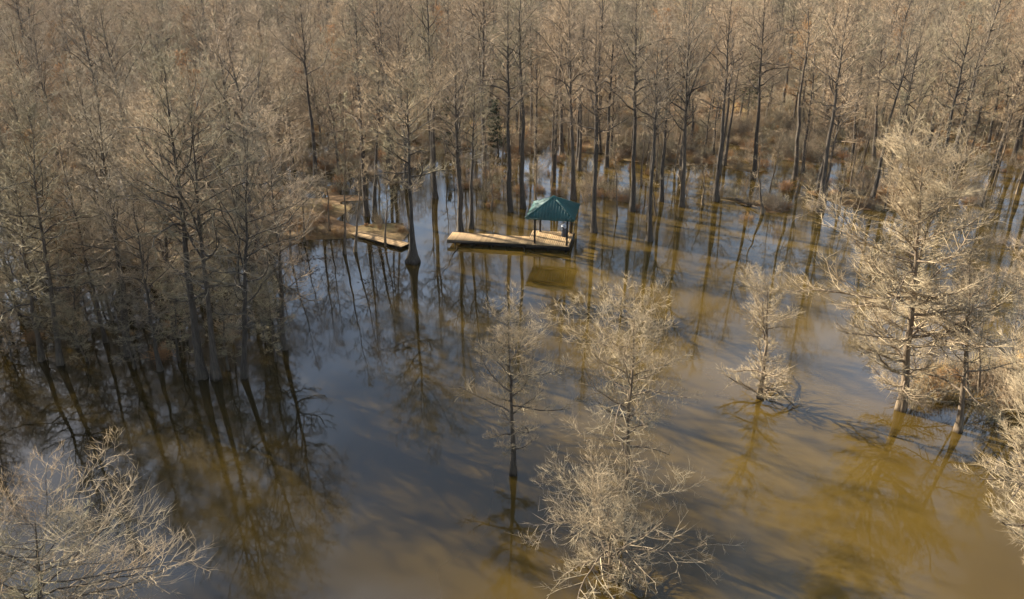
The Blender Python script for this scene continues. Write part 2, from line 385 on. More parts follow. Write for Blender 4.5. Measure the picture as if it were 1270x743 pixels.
def pack(name, parts, mats, smooth=False):
    """parts: list of (V, faces, material index)"""
    V = []; lo = []; tot = []; mi = []; n = 0
    for v, f, m in parts:
        V.append(v); lo.append((f + n).ravel()); tot.append(np.full(len(f), f.shape[1])); mi.append(np.full(len(f), m)); n += len(v)
    tot = np.concatenate(tot)
    return mesh_np(name, np.concatenate(V), np.concatenate(lo), np.concatenate([[0], np.cumsum(tot)[:-1]]), tot, mats, np.concatenate(mi), smooth)
def along(pts, rad, t):
    """pts (N,k,3); t (N,c) in 0..1 -> position, tangent, radius"""
    n, k, _ = pts.shape
    s = np.clip(t, 0, .9999) * (k - 1); i = s.astype(int); f = (s - i)[..., None]
    r = np.arange(n)[:, None]
    a, b = pts[r, i], pts[r, i + 1]
    return a * (1 - f) + b * f, unit(b - a), rad[r, i] * (1 - f[..., 0]) + rad[r, i + 1] * f[..., 0]
def curve_from(rng, pos, d, ln, k, up, wob):
    """grow polylines: pos,d (N,3), ln (N,)"""
    n = len(pos); P = np.empty((n, k, 3)); P[:, 0] = pos; d = d.copy()
    for i in range(1, k):
        P[:, i] = P[:, i - 1] + d * (ln / (k - 1))[:, None]
        d = unit(d + rng.normal(0, wob, (n, 3)) + np.array([0, 0, up]))
    return P
def spawn(rng, P, Rr, c, t0, t1, ang, ratio, k, up, wob, flat, rmin, lens=None):
    n = len(P)
    t = t0 + (t1 - t0) * (np.arange(c)[None] + rng.random((n, c))) / c
    pos, tan, r = along(P, Rr, t)
    side = unit(np.cross(tan, np.array([0, 0, 1.]) + 1e-3))
    sgn = np.where((np.arange(c)[None] + rng.integers(0, 2, (n, 1))) % 2 == 0, 1., -1.)[..., None]
    perp = unit(side * sgn * flat + rng.normal(0, 1, (n, c, 3)) * (1 - flat) + np.array([0, 0, .15]))
    perp = unit(perp - tan * (perp * tan).sum(-1, keepdims=True))
    a = R(ang[0]) + (R(ang[1]) - R(ang[0])) * rng.random((n, c))
    d = tan * np.cos(a)[..., None] + perp * np.sin(a)[..., None]
    pl = np.linalg.norm(np.diff(P, axis=1), axis=-1).sum(1)[:, None]
    ln = pl * ratio * (1.1 - .62 * t) * (.6 + .7 * rng.random((n, c)))
    r0 = np.maximum(np.minimum(r * .75, ln * .035), rmin)
    pos = pos.reshape(-1, 3); d = d.reshape(-1, 3); ln = ln.ravel(); r0 = r0.ravel()
    Q = curve_from(rng, pos, d, ln, k, up, wob)
    rad = r0[:, None] * np.linspace(1, .45, k)[None]
    return Q, np.maximum(rad, rmin * .7)
def tree_parts(seed, h, r0, crown, cb=.3, limbs=40, lim_up=.05, inc=(80, 35), shape='round', c2=9, c3=6, c4=5, twig=.007, lean=(0, 0), wob=.05, flat=.6, flare=1.6, forks=0, gap=0.0, bend=.19, leaders=0, thick=.024, lead_t=.18, lead_ang=(14, 26)):
    """returns trunk (V,q) and per-limb skeletons"""
    rng = np.random.default_rng(seed)
    k = 14
    z = np.linspace(0, 1, k); P = np.zeros((1, k, 3)); P[0, :, 2] = z * h
    P[0, :, 0] = lean[0] * z ** 1.3 + np.cumsum(rng.normal(0, wob, k)) * (z > 0) * .5
    P[0, :, 1] = lean[1] * z ** 1.3 + np.cumsum(rng.normal(0, wob, k)) * (z > 0) * .5
    P[0, 0, 2] = -.7
    rad = r0 * (1 - .93 * z ** .9) + r0 * flare * np.exp(-z * h / .75)
    rad[0] = r0 * (1 + flare)
    # extra points low down so the swollen butt reads
    zz = np.array([.0, .25, .6, 1.1, 1.8]); base = np.zeros((1, 5, 3)); base[0, :, 2] = zz; base[0, 0, 2] = -.7
    base[0, :, 0] = np.interp(zz, P[0, :, 2], P[0, :, 0]); base[0, :, 1] = np.interp(zz, P[0, :, 2], P[0, :, 1])
    br = r0 * (1 - .93 * (zz / h) ** .9) + r0 * flare * np.exp(-zz / .75)
    keep = P[0, :, 2] > 2.2
    TP = np.concatenate([base, P[:, keep]], 1); TR = np.concatenate([br, rad[keep]])[None]
    # limbs
    n = limbs; u = (np.arange(n) + rng.random(n)) / n
    t = cb + (1 - cb) * u ** (1.45 if shape == 'skirt' else .92)
    if gap: t = t + gap * .03 * np.sin(t * 40)
    t = np.clip(t, cb, .985)
    pos, tan, r = along(P, rad[None], t[None]); pos, tan, r = pos[0], tan[0], r[0]
    az = np.arange(n) * 2.399 + rng.normal(0, .5, n)
    ic = R(inc[0]) + (R(inc[1]) - R(inc[0])) * u + rng.normal(0, R(9), n)
    s = np.sin(ic); d = np.stack([np.cos(az) * s, np.sin(az) * s, np.cos(ic)], -1)
    if shape == 'round': prof = np.sqrt(np.clip(1 - ((u - .38) / .68) ** 2, .04, 1))
    elif shape == 'dome': prof = np.sqrt(np.clip(1 - ((u - .58) / .64) ** 2, .05, 1))
    elif shape == 'cone': prof = np.clip(1.05 - .85 * u, .1, 1) * np.clip(.6 + u * 4, 0, 1)
    elif shape == 'flat': prof = (.55 + .45 * np.sin(np.clip(u * 1.15, 0, 1) * np.pi * .75)) * (1 - .55 * u ** 3)
    elif shape == 'skirt': prof = .42 + .62 * np.exp(-(u / .33) ** 2) + .50 * np.exp(-((u - .78) / .15) ** 2)
    else: prof = np.full(n, .8)
    ln = crown * prof * (.42 + .85 * rng.random(n) ** 1.3)
    for j in range(leaders):
        i = int(n * (lead_t + .22 * j / max(leaders, 1) + .06 * rng.random())); a_ = R(lead_ang[0] + (lead_ang[1] - lead_ang[0]) * rng.random())
        d[i] = (math.cos(az[i]) * math.sin(a_), math.sin(az[i]) * math.sin(a_), math.cos(a_)); ln[i] = (h - pos[i, 2]) * (.72 + .2 * rng.random())
    LP = curve_from(rng, pos, d, ln, 7, lim_up, bend)
    r1 = np.clip(np.minimum(r * .62, ln * thick), twig * 1.5, .2)
    LR = r1[:, None] * np.linspace(1, .28, 7)[None]
    return rng, TP, TR, LP, LR
def spray(rng, LP, LR, c2, c3, c4, twig, flat, up=.06, wob=.16):
    """smaller branches and twigs on limbs"""
    A, AR = spawn(rng, LP, LR, c2, .12, 1.0, (35, 70), .42, 4, up, wob, flat, twig * 1.25)
    B, BR = spawn(rng, A, AR, c3, .15, 1.0, (30, 65), .50, 3, up, wob * 1.2, flat * .8, twig)
    # tips continue the limbs as well
    pos, tan, r = along(B, BR, .1 + .9 * (np.arange(c4)[None] + rng.random((len(B), c4))) / c4)
    d = unit(tan + rng.normal(0, .42, tan.shape) + np.array([0, 0, .15]))
    bl = np.linalg.norm(np.diff(B, axis=1), axis=-1).sum(1)[:, None]
    ln = np.clip(bl * .95, .15, .8) * (.5 + .9 * rng.random((len(B), c4)))
    p0 = pos.reshape(-1, 3); p1 = p0 + (d * ln[..., None]).reshape(-1, 3)
    return [tubes(A, AR, 3), tubes(B, BR, 3), spikes(p0, p1, np.full(len(p0), twig * .85))]
class Kind: pass
def make_kind(name, seed, h, r0, crown, bark, twigm, c=(8, 5, 4), twig=.010, flat=.6, up=.06, **kw):
    k = Kind(); k.h = h
    rng, TP, TR, LP, LR = tree_parts(seed, h, r0, crown, twig=twig, **kw)
    V, q = trunk_tube(TP, TR, 12, seed)
    k.trunk = pack(name + '_trunk', [(V, q, 0)], [M[bark]], True)
    V, q = tubes(LP, LR, 4)
    parts = [(V, q, 0)] + [(a, b, 1) for a, b in spray(rng, LP, LR, *c, twig, flat, up)]
    k.crown = pack(name + '_crown', parts, [M[bark], M[twigm]])
    return k
def plant_tree(name, label, kind, x, y, z, rz, s, group=None, tilt=(0, 0), cat='tree'):
    t = thing(name, label, cat, (x, y, z), rz, group)
    t.rotation_euler = (tilt[0], tilt[1], rz); t.scale = (s[0], s[0], s[1]) if isinstance(s, tuple) else (s, s, s)
    a = link('trunk', kind.trunk, t); b = link('crown', kind.crown, t)
    return t, a, b
def hero_tree(name, label, seed, base, top, r0, crown, bark, twigm, c=(10, 6, 5), twig=.0048, flat=.6, up=.06, z0=0.0, group=None, **kw):
    """a near tree: trunk, every limb a part, its twigs a sub-part"""
    x, y = ground(*base); h, xt = top_at(y, *top); h *= .94
    t = thing(name, label, 'tree', (x, y, z0), 0, group)
    rng, TP, TR, LP, LR = tree_parts(seed, h, r0, crown, twig=twig, lean=(xt - x, 0), **{'thick': .03, **kw})
    V, q = trunk_tube(TP, TR, 14, seed)
    link('trunk', pack('hero_trunk', [(V, q, 0)], [M[bark]], True), t)
    for i in range(len(LP)):
        V, q = tubes(LP[i:i + 1], LR[i:i + 1], 5)
        if np.linalg.norm(np.diff(LP[i], axis=0), axis=1).sum() < .25: continue
        if len(LP) and i > 0 and np.linalg.norm(np.diff(LP[i], axis=0), axis=1).sum() < .4: continue
        lo = link('limb', pack('limb', [(V, q, 0)], [M[bark]], True), t)
        link('twig_spray', pack('twig_spray', [(a, b, 0) for a, b in spray(rng, LP[i:i + 1], LR[i:i + 1], *c, twig, flat, up)], [M[twigm]]), lo)
    print('HERO', name, label[:40], 'xy', round(x, 1), round(y, 1), 'h', round(h, 1))
    return t

HERO = []
def H(*a, **k): HERO.append(hero_tree(*a, **k))
H('cypress_tree', 'small slender bare tree standing alone in the water left of the pale domed tree', 11, (636, 588), (628, 380), .12, 2.5, 'bark_grey', 'twig_cream', c=(10, 6, 5), limbs=32, cb=.14, inc=(84, 48), shape='dome', flare=.9, wob=.04, flat=.8, leaders=2, lead_t=.5, lead_ang=(22, 40))
H('cypress_tree', 'pale wide domed bare tree with upright trunk rising behind the low round crown', 12, (768, 664), (788, 376), .14, 3.3, 'bark_warm', 'twig_cream', c=(11, 6, 4), twig=.0048, limbs=34, cb=.42, inc=(90, 45), shape='dome', flare=.6, wob=.09, flat=.6, bend=.26, leaders=3, lead_t=.45, lead_ang=(25, 48))
H('cypress_tree', 'low broad round crowned bare tree nearest the bottom edge', 22, (764, 720), (752, 622), .10, 3.5, 'bark_warm', 'twig_cream', c=(11, 6, 4), twig=.0046, limbs=34, cb=.10, inc=(92, 40), shape='dome', flare=.6, wob=.08, flat=.4, bend=.28, leaders=3, lead_t=.3, lead_ang=(30, 50))
H('cypress_tree', 'small pale bare tree alone in brown water left of the large cream tree', 13, (943, 494), (952, 338), .12, 2.6, 'bark_warm', 'twig_cream', c=(11, 6, 5), limbs=32, cb=.05, inc=(82, 45), shape='skirt', flare=.5, flat=.8, wob=.08, leaders=2, lead_t=.5, lead_ang=(20, 40))
H('cypress_tree', 'large cream cypress with long level boughs and flaky trunk on the right shore', 14, (1118, 508), (1150, 166), .21, 5.3, 'bark_warm', 'twig_cream', c=(18, 7, 5), twig=.0052, limbs=56, thick=.022, cb=.07, inc=(94, 48), shape='flat', flare=.45, flat=.88, up=.05, bend=.2, leaders=4, lead_t=.58, lead_ang=(22, 45))
H('cypress_tree', 'thin upright tree with bare lower stem right of the large cream cypress', 15, (1190, 536), (1208, 300), .13, 2.2, 'bark_warm', 'twig_cream', c=(7, 5, 4), limbs=30, cb=.2, inc=(85, 40), flare=.5)
H('cypress_tree', 'pale bare tree cut by the right edge, its crown over the lower right corner', 16, (1305, 745), (1295, 480), .2, 3.4, 'bark_warm', 'twig_cream', c=(12, 7, 5), limbs=50, cb=.1, inc=(90, 40), shape='dome', flare=.5, up=.06, flat=.85)
H('cypress_tree', 'pale branching tree at the right edge above the dry grass hump', 17, (1285, 470), (1318, 255), .15, 2.6, 'bark_warm', 'twig_tan', c=(11, 6, 5), limbs=46, cb=.2, inc=(85, 30), flare=.5)
H('cypress_tree', 'grey bare tree cut by the lower left corner with dark trunk', 18, (66, 860), (30, 632), .15, 4.2, 'bark_grey', 'twig_tan', c=(12, 6, 5), limbs=40, cb=.25, inc=(90, 64), shape='dome', flare=.8, up=.05, flat=.88)
H('cypress_tree', 'cypress with widely flared grey foot standing between the bank and the boardwalk', 19, (512, 326), (503, 72), .21, 4.4, 'bark_grey', 'twig_tan', c=(9, 5, 5), twig=.008, limbs=46, cb=.38, inc=(82, 40), shape='dome', flare=1.7)
H('cypress_tree', 'twin of two dark trunks in the flooded left wood, the right one', 20, (268, 470), (232, 95), .18, 4.4, 'bark_grey', 'twig_tan', c=(7, 4, 5), twig=.0058, limbs=44, cb=.3, inc=(85, 35), shape='dome', leaders=2, flare=.6)

# kinds of wood tree, shared by their copies
K = {}
for i in range(5):
    K['tall', i] = make_kind('tall_tree', 40 + i, 17, .235, (3.6, 2.8, 4.2, 3.0, 4.0)[i], 'bark_grey', 'twig_grey', c=(7, 4, 4), twig=.009, limbs=(32, 26, 34, 28, 30)[i], cb=(.42, .52, .36, .46, .5)[i], inc=(68, 24), shape=('round', 'dome', 'dome', 'round', 'dome')[i], flare=.4, wob=(.12, .2, .14, .1, .18)[i], bend=.22, leaders=(0, 2, 1, 0, 3)[i])
for i in range(5):
    K['broad', i] = make_kind('broad_tree', 50 + i, 13, .15, (3.6, 4.2, 3.2, 3.9, 4.4)[i], 'bark_grey', 'twig_tan' if i % 2 else 'twig_grey', c=(8, 5, 5), twig=.0058, limbs=(42, 36, 46, 38, 38)[i], cb=(.16, .24, .12, .2, .26)[i], inc=(84, 26), shape=('dome', 'round', 'flat', 'dome', 'dome')[i], flare=.5, wob=.14, bend=.24, flat=.75, leaders=(1, 0, 0, 2, 3)[i])
for i in range(2):
    K['rust', i] = make_kind('rusty_tree', 60 + i, 12, .13, 2.8, 'bark_grey', 'twig_rust', c=(8, 5, 4), twig=.011, limbs=36, cb=.25, inc=(65, 25), shape='round', flare=.5)
for i in range(3):
    K['slim', i] = make_kind('slim_tree', 70 + i, 10, .08, 1.7, 'bark_warm', 'twig_tan', c=(5, 4, 4), twig=.008, limbs=22, cb=.35, inc=(65, 30), shape='round', flare=.6, wob=.12)
for i in range(2):
    K['snag', i] = make_kind('snag', 80 + i, 6, .10, 1.7, 'bark_warm', 'twig_cream', c=(4, 3, 2), twig=.012, limbs=13, cb=.2, inc=(125, 70), shape='flat', flare=.6, wob=.16, bend=.3)

M['needles'] = twig_mat('dark_green_needles', (.030, .042, .018), (.055, .07, .03))
K['cedar', 0] = make_kind('cedar', 90, 8, .12, 2.0, 'bark_grey', 'needles', c=(9, 6, 5), twig=.016, limbs=60, cb=.08, inc=(80, 30), shape='cone', flare=.4)
for i in range(3):
    K['sapling', i] = make_kind('young_tree', 100 + i, 6, .07, 2.0, 'bark_grey', 'twig_tan', c=(8, 5, 4), twig=.0065, limbs=30, cb=.10, inc=(80, 35), shape='dome', flare=.4, wob=.14, bend=.24, flat=.7)
PLACED = []
def wood(kind, base, top, label, name='bare_tree', group=None, seed=0, wide=1.0):
    x, y = ground(*base); h, xt = top_at(y, *top); k = K[kind]
    s = h * .96 / k.h; tilt = math.atan2(xt - x, h)
    # lean the whole tree sideways, turn the crown about its own trunk
    t, a, b = plant_tree(name, label, k, x, y, max(float(height(x, y)), -.15), 0, ((s + wide) / 2 if wide else s, s), group, (0, tilt))
    r = random.Random(seed or int(base[0] * 31 + base[1])).random() * 6.28
    a.rotation_euler = b.rotation_euler = (0, 0, r)
    PLACED.append((x, y)); return t
BACKROW = [
 (('tall', 0), (456, 268), (440, 55), 'tree with thick dark trunk behind the plank landing on the bank'),
 (('tall', 1), (465, 271), (470, 70), 'thinner dark trunk just right of the thick one behind the plank landing'),
 (('tall', 2), (571, 287), (566, 30), 'straight trunk rising behind the left half of the boardwalk'),
 (('tall', 3), (584, 283), (590, 95), 'slim trunk rising behind the boardwalk next to the straight one'),
 (('tall', 0), (634, 262), (634, -25), 'tall trunk just left of the shelter roof'),
 (('tall', 1), (650, 258), (652, -35), 'tallest trunk directly behind the left corner of the shelter roof'),
 (('tall', 2), (712, 247), (706, -20), 'forked tall trunk rising behind the shelter peak'),
 (('tall', 3), (737, 288), (742, 8), 'straight trunk in the water just right of the shelter roof'),
 (('tall', 0), (783, 262), (785, -25), 'dark straight trunk in the water two trunks right of the shelter'),
 (('tall', 1), (803, 275), (812, 85), 'shorter dark trunk in the water among dead stems right of the shelter'),
 (('tall', 2), (846, 256), (856, -10), 'tall trunk at the shore left of the trunk with the pale foot'),
 (('tall', 3), (888, 250), (908, -25), 'tall leaning trunk with pale sunlit left foot at the far shore'),
 (('tall', 0), (933, 222), (947, -30), 'thick dark trunk on the far bank behind the broken snag'),
 (('tall', 1), (985, 222), (1000, -30), 'tall trunk on the far bank left of the strongly leaning one'),
 (('tall', 2), (995, 215), (1012, 40), 'forking trunk close beside the tall one on the far bank'),
 (('tall', 3), (1016, 263), (1060, -25), 'strongly leaning tall trunk with sunlit foot at the right end of the far shore'),
 (('tall', 0), (1085, 200), (1100, 20), 'slim trunk in the wood above the large cream cypress'),
 (('tall', 1), (1150, 180), (1180, 15), 'slim trunk in the wood above and right of the large cream cypress'),
 (('tall', 2), (1225, 185), (1255, 30), 'leaning trunk in the wood near the upper right corner'),
 (('tall', 3), (685, 225), (690, 60), 'short dark trunk in the flooded gap behind the shelter'),
 (('tall', 1), (540, 245), (535, 50), 'thin trunk in the flooded gap left of the straight boardwalk trunk'),
 (('tall', 2), (820, 250), (828, 40), 'thin trunk among the dead stems of the far shore'),
]
for i, (k, b, t, lab) in enumerate(BACKROW): wood(k, b, t, lab, 'cypress_tree', 'tall bare trees along the far shore', wide=.95)
LEFT = [
 (('broad', 1), (50, 448), (8, 190), 'heavy dark trunk in the water near the left edge, left of a pair'),
 (('broad', 2), (76, 452), (30, 120), 'dark trunk in the water near the left edge, right of a pair'),
 (('broad', 3), (302, 468), (300, 150), 'dark trunk right of the twin trunks in the flooded left wood'),
 (('tall', 0), (254, 468), (205, 60), 'left stem of the twin dark trunks in the flooded left wood'),
 (('broad', 0), (356, 432), (352, 160), 'bare tree at the right margin of the flooded left wood'),
 (('broad', 1), (215, 418), (190, 110), 'bare tree left of the twin trunks in the flooded left wood'),
 (('tall', 3), (160, 440), (118, 110), 'bare trunk between the paired trunks and the twin trunks of the left wood'),
 (('slim', 0), (428, 315), (424, 110), 'thin stem at the water edge left of the plank landing'),
 (('slim', 1), (440, 312), (452, 120), 'second thin stem at the water edge, nearer the plank landing'),
 (('slim', 2), (362, 318), (360, 150), 'thin dark stem at the left end of the muddy bank'),
 (('slim', 0), (410, 290), (402, 150), 'slim bare tree on the muddy bank left of the plank landing'),
 (('slim', 1), (378, 300), (374, 175), 'slim bare tree on the bank at the open water edge'),
 (('slim', 2), (478, 306), (476, 170), 'slim tree in the water in front of the plank landing'),
 (('broad', 3), (322, 262), (316, 55), 'broad bare tree behind the bank at the edge of the left wood'),
]
for i, (k, b, t, lab) in enumerate(LEFT): wood(k, b, t, lab, 'cypress_tree', 'bare trees of the flooded left wood', wide=1.05)
RIGHT = [
 (('slim', 0), (1202, 500), (1205, 310), 'left stem of the clump of thin stems in the dry grass'),
 (('slim', 1), (1214, 492), (1222, 330), 'right stem of the clump of thin stems in the dry grass'),
 (('slim', 2), (1243, 498), (1262, 360), 'short stem in the dry grass near the right edge'),
]
for i, (k, b, t, lab) in enumerate(RIGHT): wood(k, b, t, lab, 'slim_tree', 'thin stems in the dry grass', wide=1.1)

CEDARS = [((555, 185), (552, 115), 'dark green evergreen among bare trees behind the left half of the boardwalk'), ((618, 190), (614, 120), 'dark green evergreen between tall trunks behind the shelter roof'),
 ((250, 215), (236, 130), 'dark green evergreen in the wood behind the flooded left trees'), ((930, 150), (935, 70), 'dark green evergreen behind the thick trunk on the far bank')]
for b, t, lab in CEDARS: wood(('cedar', 0), b, t, lab, 'evergreen_tree', 'evergreens in the bare wood', wide=.9)
RUSTS = [((35, 225), (18, 58), 'rust orange crowned tree nearest the upper left corner'), ((88, 220), (74, 75), 'rust orange crowned tree right of the one nearest the upper left corner')]
for b, t, lab in RUSTS: wood(('rust', 0), b, t, lab, 'bare_tree', 'rust orange trees in the upper left wood', wide=1.1)
SNAGS = [
 (('snag', 0), (945, 266), (946, 158), 'broken pale snag with drooping boughs standing in the water at the far shore'),
 (('snag', 1), (850, 250), (838, 165), 'pale dead sapling with crooked boughs left of the pale footed trunk'),
 (('snag', 0), (872, 255), (868, 185), 'short pale dead stem in the water beside the pale footed trunk'),
 (('snag', 1), (815, 268), (806, 180), 'pale dead stem among the brush right of the shelter'),
 (('slim', 1), (765, 268), (762, 150), 'thin grey sapling in the water right of the shelter'),
 (('slim', 2), (665, 250), (662, 140), 'thin grey sapling in the flooded gap behind the shelter'),
 (('snag', 0), (610, 262), (606, 195), 'dead stem in the flooded brush behind the boardwalk'),
 (('snag', 1), (1040, 262), (1044, 190), 'dead leaning stem beside the strongly leaning trunk'),
]
for k, b, t, lab in SNAGS: wood(k, b, t, lab, 'dead_tree' if k[0] == 'snag' else 'slim_tree', 'dead and slender stems along the far shore', wide=1.0)

# the rest of the wood: nearest as things, the far mass as one object
rng = np.random.default_rng(5)
cand = []
def free(x, y, dmin):
    return all((x - a) ** 2 + (y - b) ** 2 > dmin * dmin for a, b in cand[-4000:])
pts = np.stack([rng.uniform(-190, 190, 30000), rng.uniform(16, 330, 30000)], -1)
vis = np.abs(pts[:, 0]) < pts[:, 1] * .70 + 16
sp = signed(pts[:, 0], pts[:, 1], POND)
ok = vis & (sp < -1.0)
CLEAR = PX([(330, 240), (500, 235), (560, 300), (740, 315), (745, 262), (640, 262), (560, 280), (430, 300), (340, 330)])
ok &= ~inside(pts[:, 0], pts[:, 1], CLEAR)
pts = pts[ok]
grid = {}
chosen = []
def near_ok(x, y, d):
    gx_, gy_ = int(x // 4), int(y // 4)
    for i in range(gx_ - 1, gx_ + 2):
        for j in range(gy_ - 1, gy_ + 2):
            for a, b in grid.get((i, j), ()):
                if (a - x) ** 2 + (b - y) ** 2 < d * d: return False
    return True
for a, b in PLACED + [tuple(t.location[:2]) for t in HERO]: grid.setdefault((int(a // 4), int(b // 4)), []).append((a, b))
for x, y in pts:
    if near_ok(x, y, 2.6 if (x < -8 and y < 75) else (2.4 if y < 90 and x > -10 else (3.1 if y < 115 and x > -10 else 3.6))):
        grid.setdefault((int(x // 4), int(y // 4)), []).append((x, y)); chosen.append((x, y))
chosen = [p for p in chosen if p[1] < 58 or float(vnoise(p[0], p[1], 13, 31)) < .66]      # small openings in the wood
chosen.sort(key=lambda p: math.hypot(p[0], p[1]))
chosen = [p for p in chosen if not (p[0] > 4 and p[1] < 48)]      # the right shore is open
chosen = [p for p in chosen if not (p[0] > 18 and p[1] < 66)]
chosen = [p for p in chosen if not (p[1] < 30 and p[0] > -14)]
def shades(p, q, wd, far):
    dx, dy = p[0] - q[0], p[1] - q[1]; a = dx * to_sun.x + dy * to_sun.y; n_ = math.hypot(to_sun.x, to_sun.y); a /= n_
    return 0 < a < far and abs(dx * to_sun.y - dy * to_sun.x) / n_ < wd
SUNNY = [ground(685, 295), ground(620, 300), ground(570, 295), ground(455, 290)]
chosen = [p for p in chosen if not any(shades(p, q, 2.3, 24) for q in SUNNY)]
def in_frame(p):
    a, b = pixel(p[0], p[1], 9.0); c, d = pixel(p[0], p[1], 0.0)
    return (-60 < a < 1330 or -20 < c < 1290) and b < 760
chosen = [p for p in chosen if in_frame(p)] + [p for p in chosen if not in_frame(p)]
rnd0 = random.Random(12)
NTHING = 300 - 48 - len(BACKROW) - len(LEFT) - len(HERO) - len(SNAGS) - len(CEDARS) - len(RUSTS) - len(RIGHT)
SAP = []
for _ in range(6000):
    px, py = rnd0.uniform(-20, 400), rnd0.uniform(300, 462); x, y = ground(px, py)
    if len(SAP) < 48 and signed(x, y, POND) < -.4 and not inside(x, y, CLEAR) and near_ok(x, y, 1.15) and all((x - a) ** 2 + (y - b) ** 2 > 4 for a, b in SAP): SAP.append((x, y))
def zone(x, y):
    px, py = pixel(x, y)
    if px < 430:
        row = 'front' if py > 380 else ('middle' if py > 270 else 'rear')
        return 'left', '%s left wood %s' % (row, 'by the left edge' if px < 110 else ('toward the bank' if px > 270 else 'midway to the bank'))
    row = 'first ranks' if py > 205 else ('middle ranks' if py > 150 else 'back ranks')
    wh = 'behind the plank landing' if px < 560 else ('behind the shelter' if px < 740 else ('behind the far shore' if px < 1010 else 'toward the right edge'))
    return 'back', '%s of wood %s' % (row, wh)
LOOK = {'tall': 'tall high-crowned bare tree', 'broad': 'broad twiggy bare tree', 'rust': 'rust-tinged twiggy tree', 'slim': 'slender bare sapling', 'sapling': 'low twiggy young tree'}
rnd = random.Random(3)
print('TREES', len(chosen), NTHING)
for x, y in chosen[:NTHING]:
    zn, wh = zone(x, y)
    p = rnd.random()
    if zn == 'left': k = ('broad', rnd.randrange(5)) if p < .72 else (('tall', rnd.randrange(5)) if p < .82 else (('rust', rnd.randrange(2)) if p < .9 else ('slim', rnd.randrange(3))))
    else: k = ('tall', rnd.randrange(5)) if p < .36 else (('slim', rnd.randrange(3)) if p < .88 else (('rust', rnd.randrange(2)) if p < .9 else ('broad', rnd.randrange(5))))
    lab = LOOK[k[0]] + ' in the ' + wh; grp = LOOK[k[0]] + 's, ' + wh
    s = .75 + .35 * rnd.random()
    t, a, b = plant_tree('slim_tree' if k[0] == 'slim' else 'bare_tree', lab, K[k], x, y, max(float(height(x, y)), -.15), rnd.random() * 6.28, (s, s * (.9 + .25 * rnd.random())), grp, (rnd.gauss(0, .03), rnd.gauss(0, .03)))
for x, y in SAP:
    zn, wh = zone(x, y); lab = LOOK['sapling'] + ' in the ' + wh; s = .6 + .5 * rnd.random()
    plant_tree('young_tree', lab, K['sapling', rnd.randrange(3)], x, y, max(float(height(x, y)), -.15), rnd.random() * 6.28, (s, s * (.8 + .4 * rnd.random())), LOOK['sapling'] + 's, ' + wh, (rnd.gauss(0, .05), rnd.gauss(0, .05)))
rest = chosen[NTHING:]

def scatter(name, label, points, kinds, kid, rot, scl):
    """points instanced with meshes of kinds through geometry nodes, one stuff object"""
    me = bpy.data.meshes.new(name); n = len(points)
    me.vertices.add(n); me.vertices.foreach_set('co', np.asarray(points, np.float32).ravel())
    for nm, ty, arr in (('kid', 'INT', np.asarray(kid, np.int32)), ('rot', 'FLOAT', np.asarray(rot, np.float32)), ('scl', 'FLOAT', np.asarray(scl, np.float32)), ('tx', 'FLOAT', np.random.default_rng(n).normal(0, .06, n).astype(np.float32)), ('ty', 'FLOAT', np.random.default_rng(n + 1).normal(0, .06, n).astype(np.float32))):
        at = me.attributes.new(nm, ty, 'POINT'); at.data.foreach_set('value', arr)
    o = link(name, me); o['kind'] = 'stuff'; o['label'] = label
    g = bpy.data.node_groups.new(name, 'GeometryNodeTree')
    g.interface.new_socket('Geometry', in_out='INPUT', socket_type='NodeSocketGeometry'); g.interface.new_socket('Geometry', in_out='OUTPUT', socket_type='NodeSocketGeometry')
    N = g.nodes; L = g.links; gi = N.new('NodeGroupInput'); go = N.new('NodeGroupOutput'); J = N.new('GeometryNodeJoinGeometry')
    def attr(nm, ty):
        a = N.new('GeometryNodeInputNamedAttribute'); a.data_type = ty; a.inputs[0].default_value = nm; return a.outputs[0]
    kd = attr('kid', 'INT'); rt = attr('rot', 'FLOAT'); sc = attr('scl', 'FLOAT')
    cx = N.new('ShaderNodeCombineXYZ'); L.new(rt, cx.inputs[2]); L.new(attr('tx', 'FLOAT'), cx.inputs[0]); L.new(attr('ty', 'FLOAT'), cx.inputs[1])
    for i, objs in enumerate(kinds):
        jo = N.new('GeometryNodeJoinGeometry')
        for ob in objs:
            oi = N.new('GeometryNodeObjectInfo'); oi.transform_space = 'ORIGINAL'; oi.inputs[0].default_value = ob
            L.new(oi.outputs['Geometry'], jo.inputs[0])
        cm = N.new('FunctionNodeCompare'); cm.data_type = 'INT'; cm.operation = 'EQUAL'
        ia = [s for s in cm.inputs if s.type == 'INT' and s.enabled] or [cm.inputs[2], cm.inputs[3]]
        L.new(kd, ia[0]); ia[1].default_value = i
        ip = N.new('GeometryNodeInstanceOnPoints')
        L.new(gi.outputs[0], ip.inputs['Points']); L.new(cm.outputs[0], ip.inputs['Selection']); L.new(jo.outputs[0], ip.inputs['Instance'])
        L.new(cx.outputs[0], ip.inputs['Rotation']); L.new(sc, ip.inputs['Scale']); L.new(ip.outputs[0], J.inputs[0])
    L.new(J.outputs[0], go.inputs[0])
    md = o.modifiers.new('scatter', 'NODES'); md.node_group = g
    return o
def first_of(kind):
    k = K[kind]
    a = next(o for o in COL.objects if o.data == k.trunk); b = next(o for o in COL.objects if o.data == k.crown)
    return (a, b)
FK = [('tall', i) for i in range(5)] + [('broad', i) for i in range(5)] + [('rust', 0), ('rust', 1), ('slim', 0), ('slim', 1)]
n = len(rest); ra = np.array(rest); rng = np.random.default_rng(8)
kid = rng.choice(len(FK), n, p=[.06, .08, .08, .06, .08, .10, .10, .09, .10, .09, .05, .04, .04, .03])
